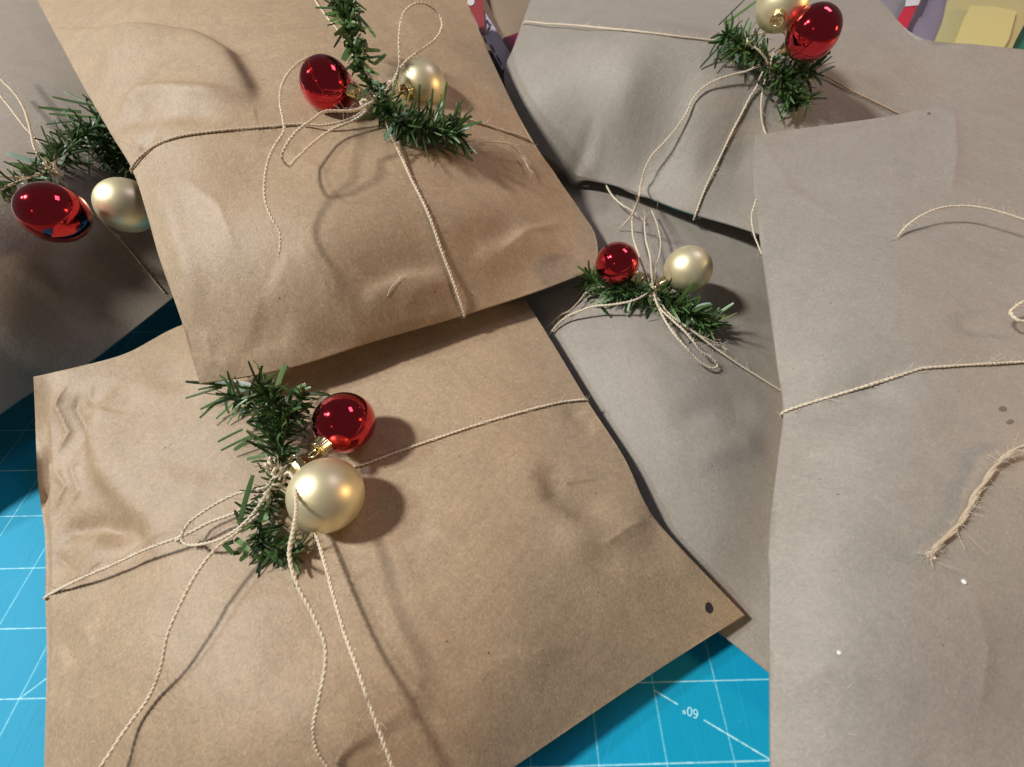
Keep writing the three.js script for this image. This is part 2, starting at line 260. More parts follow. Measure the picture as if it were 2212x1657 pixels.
const mA = mailer({
  label: 'large tan kraft mailer in front with a round gold bauble beside the green sprig', mat: M.tan, salt: 2, n: 300, turn: 0.1, thick: 12, ripple: 0.34,
  top: [[72, 814, 45], [160, 794, 46], [270, 764, 46], [385, 705, 46], [600, 640, 47], [900, 620, 48], [1130, 640, 49]],
  right: [[1130, 640, 49], [1190, 735, 47], [1270, 868, 43], [1350, 992, 38], [1390, 1080, 34], [1416, 1122, 30], [1510, 1226, 24], [1608, 1328, 15]],
  bottom: [[92, 1800, 18], [300, 1830, 26], [700, 1900, 28], [905, 1798, 24], [1110, 1657, 20], [1400, 1461, 16], [1608, 1328, 15]],
  left: [[72, 814, 45], [75, 880, 37], [82, 1040, 27], [97, 1160, 22], [98, 1290, 20], [101, 1420, 18], [95, 1657, 17], [92, 1800, 18]],
  inside: [[120, 850, 44], [118, 920, 36], [122, 1100, 27], [126, 1300, 26], [130, 1550, 24], [420, 790, 54], [240, 900, 44], [230, 1000, 42], [300, 1080, 41], [260, 1200, 32], [180, 1180, 29], [400, 830, 47], [600, 760, 49], [500, 950, 48], [700, 950, 47], [900, 800, 50], [1050, 760, 51], [1080, 900, 49], [900, 1000, 48], [700, 1150, 47], [500, 1200, 46], [330, 1290, 42], [240, 1400, 36], [400, 1500, 45], [650, 1400, 49], [900, 1300, 47], [1100, 1150, 45], [1250, 1080, 40], [1250, 1250, 36], [1000, 1450, 40], [750, 1600, 45], [500, 1640, 45], [1380, 1280, 29], [1150, 1450, 33], [1500, 1300, 22], [1000, 1600, 32], [1300, 1000, 40]],
  folds: [
    ['step', [[262, 825], [205, 885], [184, 945], [205, 1030], [262, 1100], [312, 1150], [318, 1185], [285, 1240]], -3.2, 2.2, 13],
    ['ridge', [[130, 1150], [210, 1132], [290, 1155]], -3.4, 4.5], ['ridge', [[150, 1215], [240, 1190], [300, 1180]], 1.3, 6],
    ['fold', [[111, 818], [110, 930], [113, 1010], [109, 1110], [112, 1290], [115, 1450], [108, 1657]], 1.7, 2.0],
    ['fold', [[150, 822], [124, 880], [146, 935], [120, 990]], 1.6, 1.6], ['fold', [[172, 838], [160, 880], [178, 925], [160, 960]], -1.3, 1.8], ['fold', [[118, 1010], [142, 1052], [120, 1110]], 1.5, 1.6], ['fold', [[180, 960], [150, 1010], [165, 1060], [140, 1110]], 1.2, 1.8], ['fold', [[196, 830], [190, 860], [214, 880]], 1.1, 2.0],
    ['fold', [[140, 1250], [185, 1245], [230, 1200]], 1.2, 2.0], ['fold', [[120, 1195], [160, 1240], [150, 1290]], -1.2, 2.0], ['fold', [[180, 1330], [196, 1400], [180, 1470]], 1.0, 2.4], ['fold', [[300, 1185], [360, 1150], [420, 1140]], 0.9, 3],
    ['fold', [[430, 1330], [560, 1290], [700, 1300]], 0.7, 5], ['fold', [[900, 1120], [1010, 1180], [1120, 1160]], 0.7, 5], ['fold', [[980, 1500], [1100, 1420], [1240, 1400]], 0.7, 5], ['fold', [[820, 760], [900, 800], [1010, 790]], 0.6, 5], ['fold', [[1405, 1125], [1360, 1140], [1290, 1190]], 1.2, 3],
    ['fold', [[150, 1330], [140, 1390], [168, 1430], [150, 1500], [160, 1560]], -0.9, 2.6], ['fold', [[125, 1400], [145, 1440], [130, 1490]], 0.8, 2.4],
    ['step', [[111, 818], [110, 930], [113, 1010], [109, 1110], [112, 1290], [115, 1450], [108, 1657]], -1.0, 0.9, 7], ['ridge', [[92, 960], [97, 1040], [94, 1100]], -3.5, 3],
    ['ridge', [[250, 850], [300, 830], [350, 860], [420, 830]], 1.2, 7], ['step', [[330, 1000], [420, 1030], [470, 1050]], 0.9, 5, 14],
    ['step', [[1200, 985], [1168, 1030], [1185, 1080], [1250, 1120], [1330, 1150]], 2.4, 5, 12], ['ridge', [[1250, 870], [1240, 900], [1290, 935]], -1.2, 5],
    ['ridge', [[1180, 1180], [1350, 1150], [1412, 1120]], 1.6, 8], ['step', [[1290, 1250], [1420, 1270], [1540, 1250]], -1.1, 6, 16],
    ['ridge', [[420, 700], [425, 780], [500, 830]], 1.2, 6], ['step', [[560, 1560], [700, 1480], [850, 1500]], 0.9, 10, 22], ['step', [[230, 1300], [330, 1330], [420, 1420]], 0.7, 8, 18],
  ],
  back: { rightOut: 2.2, rightDrop: 4.5, bottomOut: -0.6, bottomDrop: 2, tipX: 1.2, leftDrop: 2 },
});
const mB = mailer({
  label: 'tan kraft mailer at the upper left, lying on top of the front one', mat: M.tan, salt: 5, n: 300, turn: -0.3, thick: 12, ripple: 0.34,
  top: [[20, -110, 140], [400, -150, 150], [700, -150, 150], [965, -95, 138]],
  right: [[965, -95, 138], [1007, 0, 130], [1080, 168, 112], [1148, 300, 95], [1203, 382, 80], [1258, 461, 69], [1283, 500, 65], [1291, 540, 62], [1285, 581, 59]],
  bottom: [[431, 828, 62], [520, 815, 64], [640, 790, 64], [800, 738, 65], [1000, 680, 63], [1150, 632, 61], [1250, 595, 59], [1285, 581, 59]],
  left: [[20, -110, 140], [80, 0, 130], [182, 190, 119], [240, 290, 113], [288, 372, 109], [318, 465, 102], [345, 560, 94], [395, 702, 79], [414, 770, 70], [431, 828, 62]],
  inside: [[250, 100, 136], [400, 60, 141], [600, 50, 142], [800, 40, 138], [940, 60, 131], [350, 250, 125], [500, 200, 129], [700, 200, 126], [900, 190, 122], [1030, 210, 112], [400, 400, 112], [560, 360, 114], [760, 340, 113], [950, 330, 108], [1080, 360, 97], [430, 540, 99], [600, 520, 102], [800, 500, 101], [1000, 480, 93], [1140, 480, 80], [470, 690, 81], [620, 660, 84], [800, 610, 87], [950, 580, 82], [1100, 560, 73], [1200, 540, 67], [560, 750, 72], [760, 690, 77], [900, 650, 75]],
  folds: [
    ['step', [[150, 60], [300, 55], [430, 70], [500, 110], [540, 180], [548, 225]], 3.4, 3.0, 18], ['ridge', [[240, 240], [300, 200], [400, 196], [545, 222]], 3.2, 4.5], ['ridge', [[250, 262], [350, 245], [500, 255]], -2.6, 6],
    ['ridge', [[300, 330], [330, 290], [345, 270]], -2.2, 5], ['ridge', [[330, 360], [365, 470], [410, 600], [432, 760]], 1.8, 6],
    ['step', [[560, 640], [620, 690], [640, 760]], -1.8, 5, 16], ['step', [[770, 680], [800, 630], [880, 590], [980, 580]], 3.0, 3.2, 14], ['ridge', [[1020, 600], [1060, 550], [1140, 525], [1240, 540]], 2.6, 6], ['ridge', [[980, 520], [1050, 530], [1130, 500]], -1.8, 7],
    ['ridge', [[900, 430], [1050, 380], [1180, 400]], -1.6, 9], ['step', [[820, 20], [900, 90], [1010, 140]], -0.8, 8, 18],
    ['fold', [[440, 700], [460, 780], [520, 806]], 1.4, 3], ['fold', [[470, 300], [620, 330], [780, 420]], 0.8, 4], ['fold', [[640, 520], [700, 600], [720, 700]], 0.9, 4], ['fold', [[380, 380], [470, 440], [520, 560]], 0.9, 4], ['fold', [[860, 700], [900, 640], [990, 610]], 1.0, 3], ['fold', [[1230, 480], [1150, 500], [1060, 560]], 1.4, 3],
  ],
});
const mR = mailer({
  label: 'wide grey paper mailer filling the right side, with a thick frayed twine end', mat: M.grey, salt: 15, n: 200, turn: 0.05, thick: 14, ripple: 0.5,
  top: [[1631, 292, 101], [1690, 283, 103], [1800, 268, 105], [1930, 249, 108], [2050, 222, 111], [2212, 196, 112], [2450, 165, 112]],
  right: [[2450, 165, 112], [2480, 700, 90], [2480, 1200, 70], [2420, 1860, 50]],
  bottom: [[1668, 1820, 44], [1900, 1830, 54], [2200, 1840, 54], [2420, 1860, 50]],
  left: [[1631, 292, 101], [1627, 385, 96], [1639, 490, 90], [1662, 655, 80], [1680, 790, 73], [1693, 885, 69], [1682, 985, 66], [1664, 1140, 62], [1660, 1240, 60], [1663, 1400, 55], [1665, 1657, 48], [1668, 1820, 44]],
  inside: [[1750, 400, 98], [1900, 400, 102], [2060, 380, 104], [2150, 420, 102], [1780, 600, 90], [1950, 620, 94], [2150, 620, 93], [1780, 760, 84], [1950, 780, 88], [2150, 800, 87], [1800, 950, 79], [2000, 980, 85], [2200, 1000, 85], [1760, 1150, 73], [1950, 1200, 78], [2150, 1200, 78], [1760, 1400, 64], [1950, 1420, 70], [2150, 1430, 68], [1800, 1620, 58], [2000, 1640, 60], [2200, 1640, 58]],
  folds: [['fold', [[2055, 225], [2062, 330], [2050, 430]], 1.3, 4], ['ridge', [[1700, 900], [1850, 870], [1950, 830]], -2.4, 6], ['fold', [[1640, 300], [1700, 400], [1830, 480]], 0.9, 4], ['fold', [[1690, 1000], [1800, 1080], [1990, 1060]], 0.9, 4], ['fold', [[1680, 1500], [1790, 1440], [1900, 1480]], 0.8, 4], ['fold', [[2080, 1230], [2130, 1400], [2110, 1560]], 0.8, 5], ['step', [[1720, 960], [1850, 930], [1990, 850]], 1.3, 6, 18], ['ridge', [[1760, 860], [1850, 840], [1980, 800]], -1.4, 6], ['ridge', [[1680, 390], [1800, 420], [1950, 430]], -1.0, 8], ['ridge', [[1850, 700], [1960, 730], [2100, 700]], 0.9, 9], ['ridge', [[1680, 1240], [1760, 1200], [1900, 1100]], 0.8, 7]],
});

// ---------------------------------------------------------------- baubles
const centres = {};
function bauble(key, kind, px, py, pxWide, diam, capTo, label, loose) {
  const c = depthAt(px, py, diam / 1000 * F / pxWide), r = diam / 2000;
  centres[key] = c;
  const t = thing('bauble', label, 'bauble'); t.position.copy(c);
  const s = part('ball', new THREE.SphereGeometry(r, 64, 48), M[kind], t);
  const dir = V().subVectors(capTo, c).normalize();
  const cap = new THREE.LatheGeometry([[0, 4.3], [1.2, 4.3], [3.1, 4.1], [3.5, 3.6], [3.55, 0.6], [3.75, -0.9], [3.5, -0.9], [3.3, 0.4]].map(([a, b]) => new THREE.Vector2(a / 1000, b / 1000 + r - 0.0002)), 28);
  const p = cap.attributes.position; // a crimped rim
  for (let i = 0; i < p.count; i++) { const a = Math.atan2(p.getZ(i), p.getX(i)), k = 1 + 0.05 * Math.sign(Math.sin(a * 10)) * (p.getY(i) < r + 0.002 ? 1 : 0.3); p.setX(i, p.getX(i) * k); p.setZ(i, p.getZ(i) * k); }
  cap.computeVertexNormals();
  const q = new THREE.Quaternion().setFromUnitVectors(V(0, 1, 0), dir);
  const cm = part('cap', cap, M.cap, t); cm.quaternion.copy(q);
  const lg = new THREE.TorusGeometry(0.0021, 0.00035, 8, 20); lg.translate(0, r + 0.0058, 0);
  part('wire_loop', lg, M.cap, cm);
  return { c, r, dir };
}
const knot = {
  A: mA.on(600, 1040, 9), B: mB.on(816, 214, 10), D: mD.on(108, 362, 9), E: mE.on(1411, 627, 8), T: mT.on(1660, 128, 8),
};
bauble('Ar', 'red', 744, 913, 132, 25.5, depthAt(672, 985, 0.176), 'shiny red bauble directly above the gold one on the front tan mailer');
bauble('Ag', 'gold', 705, 1069, 159, 28, depthAt(640, 1000, 0.178), 'large satin gold bauble in the foreground on the front tan mailer');
bauble('Br', 'red', 706, 184, 111, 26, knot.B, 'shiny red bauble at the upper left beside the tall green sprig');
bauble('Bg', 'gold', 912, 186, 101, 26, knot.B, 'satin gold bauble behind green needles on the upper tan mailer');
bauble('Dr', 'red', 116, 460, 125, 26, mD.on(140, 372, 6), 'red bauble at the left edge beside a half hidden pale gold one');
bauble('Dg', 'gold', 273, 444, 112, 26, mD.on(190, 385, 12), 'pale gold bauble half hidden by the tan mailer edge on the left');
bauble('Er', 'red', 1333, 570, 93, 23, knot.E, 'small red bauble on the grey middle mailer behind the needles');
bauble('Eg', 'gold', 1486, 582, 100, 24.2, knot.E, 'yellow-gold bauble on the grey middle mailer right of the twine knot');
bauble('Tr', 'red', 1756, 72, 106, 26, knot.T, 'red bauble at the top right leaning against a gold one');
bauble('Tg', 'gold', 1690, 8, 104, 26, depthAt(1668, 80, 0.235), 'gold bauble cut off by the top of the picture at the right');

// ---------------------------------------------------------------- sprigs of green tinsel
function needle(p, dir, len, wid, bend, face) {
  const pos = [], idx = [], n = 4, d = dir.clone(), side = V().crossVectors(d, face).normalize(), th = 0.00007;
  const q = p.clone();
  for (let i = 0; i <= n; i++) {
    const u = i / n, w = wid * (i === n ? 0.7 : 1) * 0.5, up = V().crossVectors(side, d).normalize();
    for (const [a, b] of [[-1, -1], [1, -1], [1, 1], [-1, 1]]) pos.push(q.x + side.x * w * a + up.x * th * b, q.y + side.y * w * a + up.y * th * b, q.z + side.z * w * a + up.z * th * b);
    q.addScaledVector(d, len / n); d.addScaledVector(bend, 1 / n).normalize();
    side.addScaledVector(d, -side.dot(d)).normalize();
    if (i < n) for (let k = 0; k < 4; k++) { const a = i * 4 + k, b = i * 4 + (k + 1) % 4; idx.push(a, b, a + 4, b, b + 4, a + 4); }
  }
  idx.push(0, 2, 1, 0, 3, 2, n * 4, n * 4 + 1, n * 4 + 2, n * 4, n * 4 + 2, n * 4 + 3);
  return geom(pos, idx).toNonIndexed();
}
function pickMat() { const r = rnd(); return r < 0.26 ? 0 : r < 0.58 ? 1 : r < 0.80 ? 2 : r < 0.90 ? 3 : r < 0.96 ? 4 : 5; }
function sprig(label, m, stems, o = {}) {
  const t = thing('pine_sprig', label, 'sprig');
  const core = [];
  for (const st of stems) {
    const curve = new THREE.CatmullRomCurve3(st.path, false, 'centripetal');
    part('stem', new THREE.TubeGeometry(curve, 30, 0.0007, 8), M.wire, t);
    for (let i = 0; i < st.n; i++) {
      const u = i < st.n * 0.12 ? rr(0.9, 1) : rr(st.from ?? 0.04, 1), p = curve.getPointAt(u), tan = curve.getTangentAt(u);
      let d = V(rr(-1, 1), rr(-0.75, 1), rr(-1, 1)); d.addScaledVector(tan, -d.dot(tan)).normalize().addScaledVector(tan, rr(0.15, 0.95) * (st.rake ?? 1)).normalize();
      let len = (0.45 + 0.95 * Math.pow(rnd(), 1.4)) * (st.len ?? 0.010);
      const gap = p.y * 1000 - m.H(p.x * 1000, p.z * 1000), tip = p.clone().addScaledVector(d, len), room = tip.y * 1000 - m.H(tip.x * 1000, tip.z * 1000);
      if (room < 0.4) { d.y += (0.4 - room) / 1000 / len + 0.05; d.normalize(); }
      let hit = false; // keep clear of the baubles
      for (const c of Object.values(centres)) { const e = p.clone().addScaledVector(d, len); if (e.distanceTo(c) < 0.0125) hit = true; }
      if (hit) { len *= 0.45; }
      const bend = V(rr(-0.9, 0.9), rr(-0.7, 0.5), rr(-0.9, 0.9)), face = V(rr(-1, 1), rr(-1, 1), rr(-1, 1)).normalize();
      part('needle', needle(p, d, len, rr(0.65, 1.45) * (st.wid ?? 0.001), bend, face), M.needles[pickMat()], t);
    }
    for (let i = 0; i < st.n * 1.5; i++) { // short dark needles wound close round the wire
      const u = rnd(), p = curve.getPointAt(u), tan = curve.getTangentAt(u);
      const d = V(rr(-1, 1), rr(-0.8, 1), rr(-1, 1)); d.addScaledVector(tan, -d.dot(tan)).normalize().addScaledVector(tan, rr(-0.4, 0.8)).normalize();
      core.push(needle(p, d, rr(0.35, 0.9) * (st.len ?? 0.010), rr(0.8, 1.3) * (st.wid ?? 0.001), V(rr(-0.9, 0.9), rr(-0.9, 0.9), rr(-0.9, 0.9)), V(rr(-1, 1), rr(-1, 1), rr(-1, 1)).normalize()));
    }
  }
  if (core.length) part('needle_core', mergeGeometries(core), M.needles[1], t, 'stuff');
  for (const [bx, by, tx, ty, k, lift = 6, w = 1.1, bl] of o.extra ?? []) { // the needles that stand out one by one
    const a = m.on(bx, by, bl ?? 7), b = m.on(tx, ty, lift), d = V().subVectors(b, a), len = d.length();
    part('needle', needle(a, d.normalize(), len, w / 1000, V(rr(-0.15, 0.15), rr(-0.1, 0.15), rr(-0.15, 0.15)), V(0.2, 1, 0.5).normalize()), M.needles[k], t);
  }
  settle(t);
  return t;
}
const path = (m, a) => a.map(([x, y, h]) => m.on(x, y, h));
const zA = (a) => a.map(([x0, y0, x1, y1, ...r]) => [395.4 + 0.2018 * x0, 765.4 + 0.2018 * y0, 395.4 + 0.2018 * x1, 765.4 + 0.2018 * y1, ...r]);
const zA2 = (a) => a.map(([x0, y0, x1, y1, ...r]) => [395.4 + 0.2018 * x0, 982.2 + 0.2018 * y0, 395.4 + 0.2018 * x1, 982.2 + 0.2018 * y1, ...r]);
sprig('green tinsel sprig bent like a C around the gold and red baubles in the foreground', mA, [
  { path: path(mA, [[600, 1030, 8], [606, 970, 11], [612, 910, 16], [590, 865, 21], [558, 836, 25]]), n: 105, len: 0.0115, rake: 0.8 },
  { path: path(mA, [[612, 915, 14], [640, 880, 18], [655, 850, 21]]), n: 36, len: 0.010 },
  { path: path(mA, [[608, 960, 11], [575, 905, 13], [535, 870, 15], [490, 850, 16]]), n: 56, len: 0.010, rake: 0.7 },
  { path: path(mA, [[600, 1030, 8], [585, 1080, 7], [560, 1130, 6], [570, 1175, 5], [640, 1195, 4]]), n: 96, len: 0.0095, rake: 0.6 },
], { extra: [
  ...zA([[420, 320, 30, 300, 0, 12, 1.4], [420, 350, 20, 465, 1, 8], [480, 330, 160, 360, 1, 9], [520, 430, 180, 580, 2, 8, 1.2], [400, 470, 180, 685, 1, 6], [540, 520, 350, 690, 3, 5], [640, 800, 370, 930, 1, 6], [730, 870, 400, 1025, 1, 6], [740, 890, 545, 1025, 2, 7, 1.8], [880, 1080, 680, 1120, 2, 6, 1.6], [700, 250, 665, 100, 2, 14, 1.4], [750, 290, 825, 180, 0, 13], [1010, 340, 1100, 60, 2, 17, 2.2, 14], [1160, 400, 1310, 320, 3, 16, 1.9, 13], [1170, 420, 1375, 355, 3, 15, 1.2, 13], [900, 450, 1120, 540, 3, 15, 1.5, 14], [960, 590, 900, 790, 3, 15, 1.9, 14], [900, 800, 1090, 830, 3, 13, 1.2, 13], [1150, 530, 1420, 560, 3, 14, 1.3, 12], [580, 380, 800, 350, 5, 14, 2.4, 13], [800, 530, 1000, 545, 5, 14, 1.9, 13], [620, 200, 430, 250, 1, 13, 2], [640, 560, 660, 640, 5, 12, 2, 12], [350, 280, 820, 330, 0, 14, 2.6, 12]]),
  ...zA2([[600, 740, 740, 215, 1, 15, 1.9, 8], [620, 760, 560, 590, 0, 11, 1.2], [540, 930, 440, 960, 1, 4, 1.6], [690, 1030, 620, 1140, 1, 3, 1.6], [760, 1050, 880, 1165, 1, 3, 1.5], [860, 1030, 1100, 1190, 1, 3, 1.9], [560, 900, 720, 1010, 2, 9, 1.9], [860, 640, 900, 700, 3, 13, 2.2, 12], [430, 950, 540, 1060, 1, 4, 1.6], [540, 1060, 620, 1040, 1, 4, 1.5]]),
] });
sprig('tall green sprig standing between the red and gold baubles on the upper tan mailer', mB, [
  { path: path(mB, [[816, 214, 9], [788, 160, 16], [766, 112, 22], [752, 62, 26], [745, 10, 28], [740, -30, 28]]), n: 84, len: 0.0095, wid: 0.0015, rake: -0.7 },
  { path: path(mB, [[748, 45, 27], [745, 10, 28], [735, -20, 28]]), n: 60, len: 0.0095, wid: 0.0017, rake: 0.5 },
], { extra: [[745, 15, 682, 20, 1, 27, 1.3, 28], [745, 22, 702, 33, 2, 27, 1.8, 28], [755, 30, 712, 45, 2, 27, 1.6, 28], [770, 30, 814, 78, 3, 24, 1.6, 27], [775, 40, 788, 75, 1, 24, 1.2, 27], [768, 85, 740, 130, 1, 20, 3.4, 24], [772, 84, 794, 96, 1, 21, 3.0, 24], [810, 138, 832, 118, 2, 17, 2.0, 17], [795, 130, 812, 140, 2, 17, 1.6, 18], [780, 120, 766, 140, 1, 20, 1.8, 21], [752, 45, 724, 50, 2, 27, 2.2, 28], [760, 52, 775, 66, 2, 26, 2.0, 27]] });
sprig('bushy green sprig lying below the gold bauble on the upper tan mailer', mB, [
  { path: path(mB, [[816, 214, 8], [845, 250, 8], [885, 272, 9], [935, 280, 9], [990, 290, 8]]), n: 200, len: 0.0125, wid: 0.001, rake: 0.7 },
], { extra: [[905, 245, 904, 182, 2, 24, 1.1, 12], [930, 250, 935, 192, 2, 24, 1.1, 12], [955, 250, 966, 176, 2, 22, 1.2, 12], [893, 250, 896, 210, 1, 19, 1, 12], [940, 248, 955, 212, 1, 18, 1, 12], [885, 252, 852, 262, 5, 12, 1.9, 12], [890, 240, 850, 250, 5, 14, 2.0, 13], [850, 265, 832, 305, 5, 9, 1.7, 11], [985, 285, 1010, 340, 2, 3, 1], [990, 290, 1012, 320, 1, 4, 1], [965, 290, 985, 335, 1, 3, 1], [1000, 300, 1011, 343, 3, 3, 1.2]] });
const zD = (a) => a.map(([x0, y0, x1, y1, ...r]) => [0.2309 * x0, 165.8 + 0.2309 * y0, 0.2309 * x1, 165.8 + 0.2309 * y1, ...r]);
sprig('dark green sprig at the left edge touching the tan mailer', mD, [
  { path: path(mD, [[110, 360, 8], [150, 320, 10], [190, 285, 12], [232, 262, 11]]), n: 120, len: 0.0125, rake: 0.4 },
  { path: path(mD, [[110, 360, 8], [70, 378, 8], [30, 396, 8], [0, 410, 7]]), n: 34, len: 0.009, rake: 0.6 },
  { path: path(mD, [[205, 290, 11], [240, 330, 8], [275, 370, 7]]), n: 80, len: 0.013, rake: 1.2 },
], { extra: zD([[880, 270, 490, 200, 1, 16, 1.4, 16], [860, 250, 610, 155, 1, 15, 1.0, 16], [760, 330, 360, 285, 1, 15, 1.9, 15], [900, 380, 460, 350, 2, 15, 1.5, 15], [740, 410, 430, 440, 1, 13, 1.1, 13], [880, 280, 1030, 400, 1, 14, 2.2, 16], [1040, 370, 1130, 650, 0, 9, 1.2, 14], [1060, 380, 1160, 520, 1, 9, 0.9, 13], [360, 810, 60, 700, 5, 10, 2.6, 11], [560, 820, 630, 680, 5, 16, 2.0, 14], [340, 890, 130, 830, 2, 8, 2.4, 9], [660, 820, 770, 740, 2, 15, 1.0, 14], [800, 560, 850, 700, 3, 15, 1.1, 15], [820, 720, 840, 940, 1, 15, 0.9, 15], [900, 560, 1200, 900, 0, 9, 2.0, 13], [960, 560, 1240, 920, 0, 8, 1.6, 13], [860, 640, 1080, 950, 0, 10, 1.8, 12]]) });
const zE = (a) => a.map(([x0, y0, x1, y1, ...r]) => [1211.8 + 0.18478 * x0, 497.5 + 0.18478 * y0, 1211.8 + 0.18478 * x1, 497.5 + 0.18478 * y1, ...r]);
sprig('green tinsel sprig under a red and a yellow-gold bauble on the grey middle mailer', mE, [
  { path: path(mE, [[1411, 630, 7], [1370, 632, 7], [1322, 625, 7], [1272, 605, 6]]), n: 135, len: 0.012, rake: 0.7 },
  { path: path(mE, [[1411, 630, 7], [1450, 655, 7], [1500, 682, 7], [1538, 706, 5]]), n: 140, len: 0.012, rake: 0.7 },
], { extra: zE([[260, 540, 155, 415, 1, 9, 1.3], [330, 560, 240, 370, 2, 12, 1.3], [420, 560, 320, 430, 2, 12, 1.3], [700, 690, 840, 470, 3, 15, 1.9, 10], [790, 560, 750, 440, 5, 16, 1.5, 11], [780, 690, 460, 790, 3, 7, 1.6], [800, 720, 430, 870, 3, 5, 1.3], [1220, 600, 1205, 410, 2, 16, 1.7, 10], [1310, 590, 1275, 490, 1, 14, 1.2, 10], [1310, 520, 1345, 445, 1, 18, 1.1, 15], [1380, 730, 1670, 980, 3, 6, 1.9], [1540, 1060, 1790, 1190, 3, 4, 1.9], [1680, 980, 1800, 1140, 0, 4, 3, 7], [400, 820, 340, 855, 1, 3, 1.2], [480, 900, 560, 1000, 1, 2, 1.8], [1050, 930, 1000, 1040, 0, 2, 1.6], [230, 510, 300, 640, 2, 6, 1.2], [280, 590, 420, 760, 1, 3, 1.2]]) });
const zT = (a) => a.map(([x0, y0, x1, y1, ...r]) => [1492.5 + 0.18094 * x0, 0.18094 * y0, 1492.5 + 0.18094 * x1, 0.18094 * y1, ...r]);
sprig('green tinsel sprig at the top right with long splayed needles', mT, [
  { path: path(mT, [[1660, 130, 8], [1620, 112, 8], [1590, 95, 8], [1566, 76, 8]]), n: 96, len: 0.012, rake: 0.7 },
  { path: path(mT, [[1660, 130, 8], [1678, 160, 8], [1702, 190, 8], [1722, 228, 6]]), n: 120, len: 0.012, rake: 0.6 },
  { path: path(mT, [[1685, 165, 8], [1720, 160, 9], [1750, 155, 9]]), n: 56, len: 0.012, rake: 1 },
], { extra: zT([[430, 260, 790, 30, 2, 18, 1.5, 10], [330, 300, 640, 0, 0, 20, 0.7, 10], [330, 570, 100, 800, 0, 2, 1.1], [340, 600, 280, 820, 0, 3, 1.2], [340, 400, 240, 460, 0, 6, 1.4], [540, 640, 560, 750, 5, 10, 1.7, 10], [640, 640, 650, 780, 3, 9, 1.7, 10], [790, 640, 730, 790, 3, 9, 1.4, 11], [660, 780, 640, 1000, 1, 3, 1.5], [1440, 870, 1680, 660, 0, 14, 1.1, 11], [1420, 930, 1725, 780, 1, 11, 1.3, 10], [1240, 1000, 1320, 860, 3, 13, 1.5, 10], [1300, 1070, 1560, 1150, 3, 7, 1.3], [1150, 1060, 1390, 1260, 3, 5, 1.6], [1000, 900, 1230, 1000, 3, 9, 1.8], [1020, 1250, 1120, 1480, 2, 2, 1.3], [920, 1070, 780, 970, 0, 5, 1.8], [1260, 1290, 1240, 1440, 2, 3, 1.1], [1390, 1290, 1330, 1450, 2, 2, 1.1], [560, 330, 610, 350, 1, 12, 1.4, 11]]) });

// ---------------------------------------------------------------- twine
function rope(points, r, opt = {}) { // two plies twisted round one another
  const curve = new THREE.CatmullRomCurve3(points, false, 'centripetal'), L = curve.getLength(), n = Math.max(8, Math.ceil(L / 0.0007)), fr = curve.computeFrenetFrames(n, false), pts = curve.getSpacedPoints(n);
  const pos = [], idx = [], sides = 6, pitch = opt.pitch ?? 0.0036, s0 = rnd() * 100;
  for (let k = 0; k < 2; k++) {
    const base = pos.length / 3;
    for (let i = 0; i <= n; i++) {
      const a = i / n * L / pitch * 6.283 + 2.2 * noise.noise(i * 0.021, s0, 2.5) + k * Math.PI, N = fr.normals[i], B = fr.binormals[i], w = r * (1 + 0.22 * noise.noise(i * 0.09, s0 + k * 9, 0.5));
      const thin = (opt.taper && i > n - 4) ? 0.55 : 1;
      const cx = pts[i].x + (N.x * Math.cos(a) + B.x * Math.sin(a)) * w * 0.38, cy = pts[i].y + (N.y * Math.cos(a) + B.y * Math.sin(a)) * w * 0.38, cz = pts[i].z + (N.z * Math.cos(a) + B.z * Math.sin(a)) * w * 0.38;
      for (let j = 0; j < sides; j++) { const b = j / sides * 6.283, q = w * 0.62 * thin; pos.push(cx + (N.x * Math.cos(b) + B.x * Math.sin(b)) * q, cy + (N.y * Math.cos(b) + B.y * Math.sin(b)) * q, cz + (N.z * Math.cos(b) + B.z * Math.sin(b)) * q); }
      if (i < n) for (let j = 0; j < sides; j++) { const p = base + i * sides + j, q = base + i * sides + (j + 1) % sides; idx.push(p, q, p + sides, q, q + sides, p + sides); }
    }
  }
  return { g: geom(pos, idx), curve, L };
}
function hair(p, d, len, r) { const a = p.clone(), e = V(rr(-1, 1), rr(-0.6, 1), rr(-1, 1)).multiplyScalar(len * 0.35); const c = new THREE.CatmullRomCurve3([a, a.clone().addScaledVector(d, len * 0.5).add(e.clone().multiplyScalar(0.3)), a.clone().addScaledVector(d, len).add(e)]); return new THREE.TubeGeometry(c, 5, r, 3); }
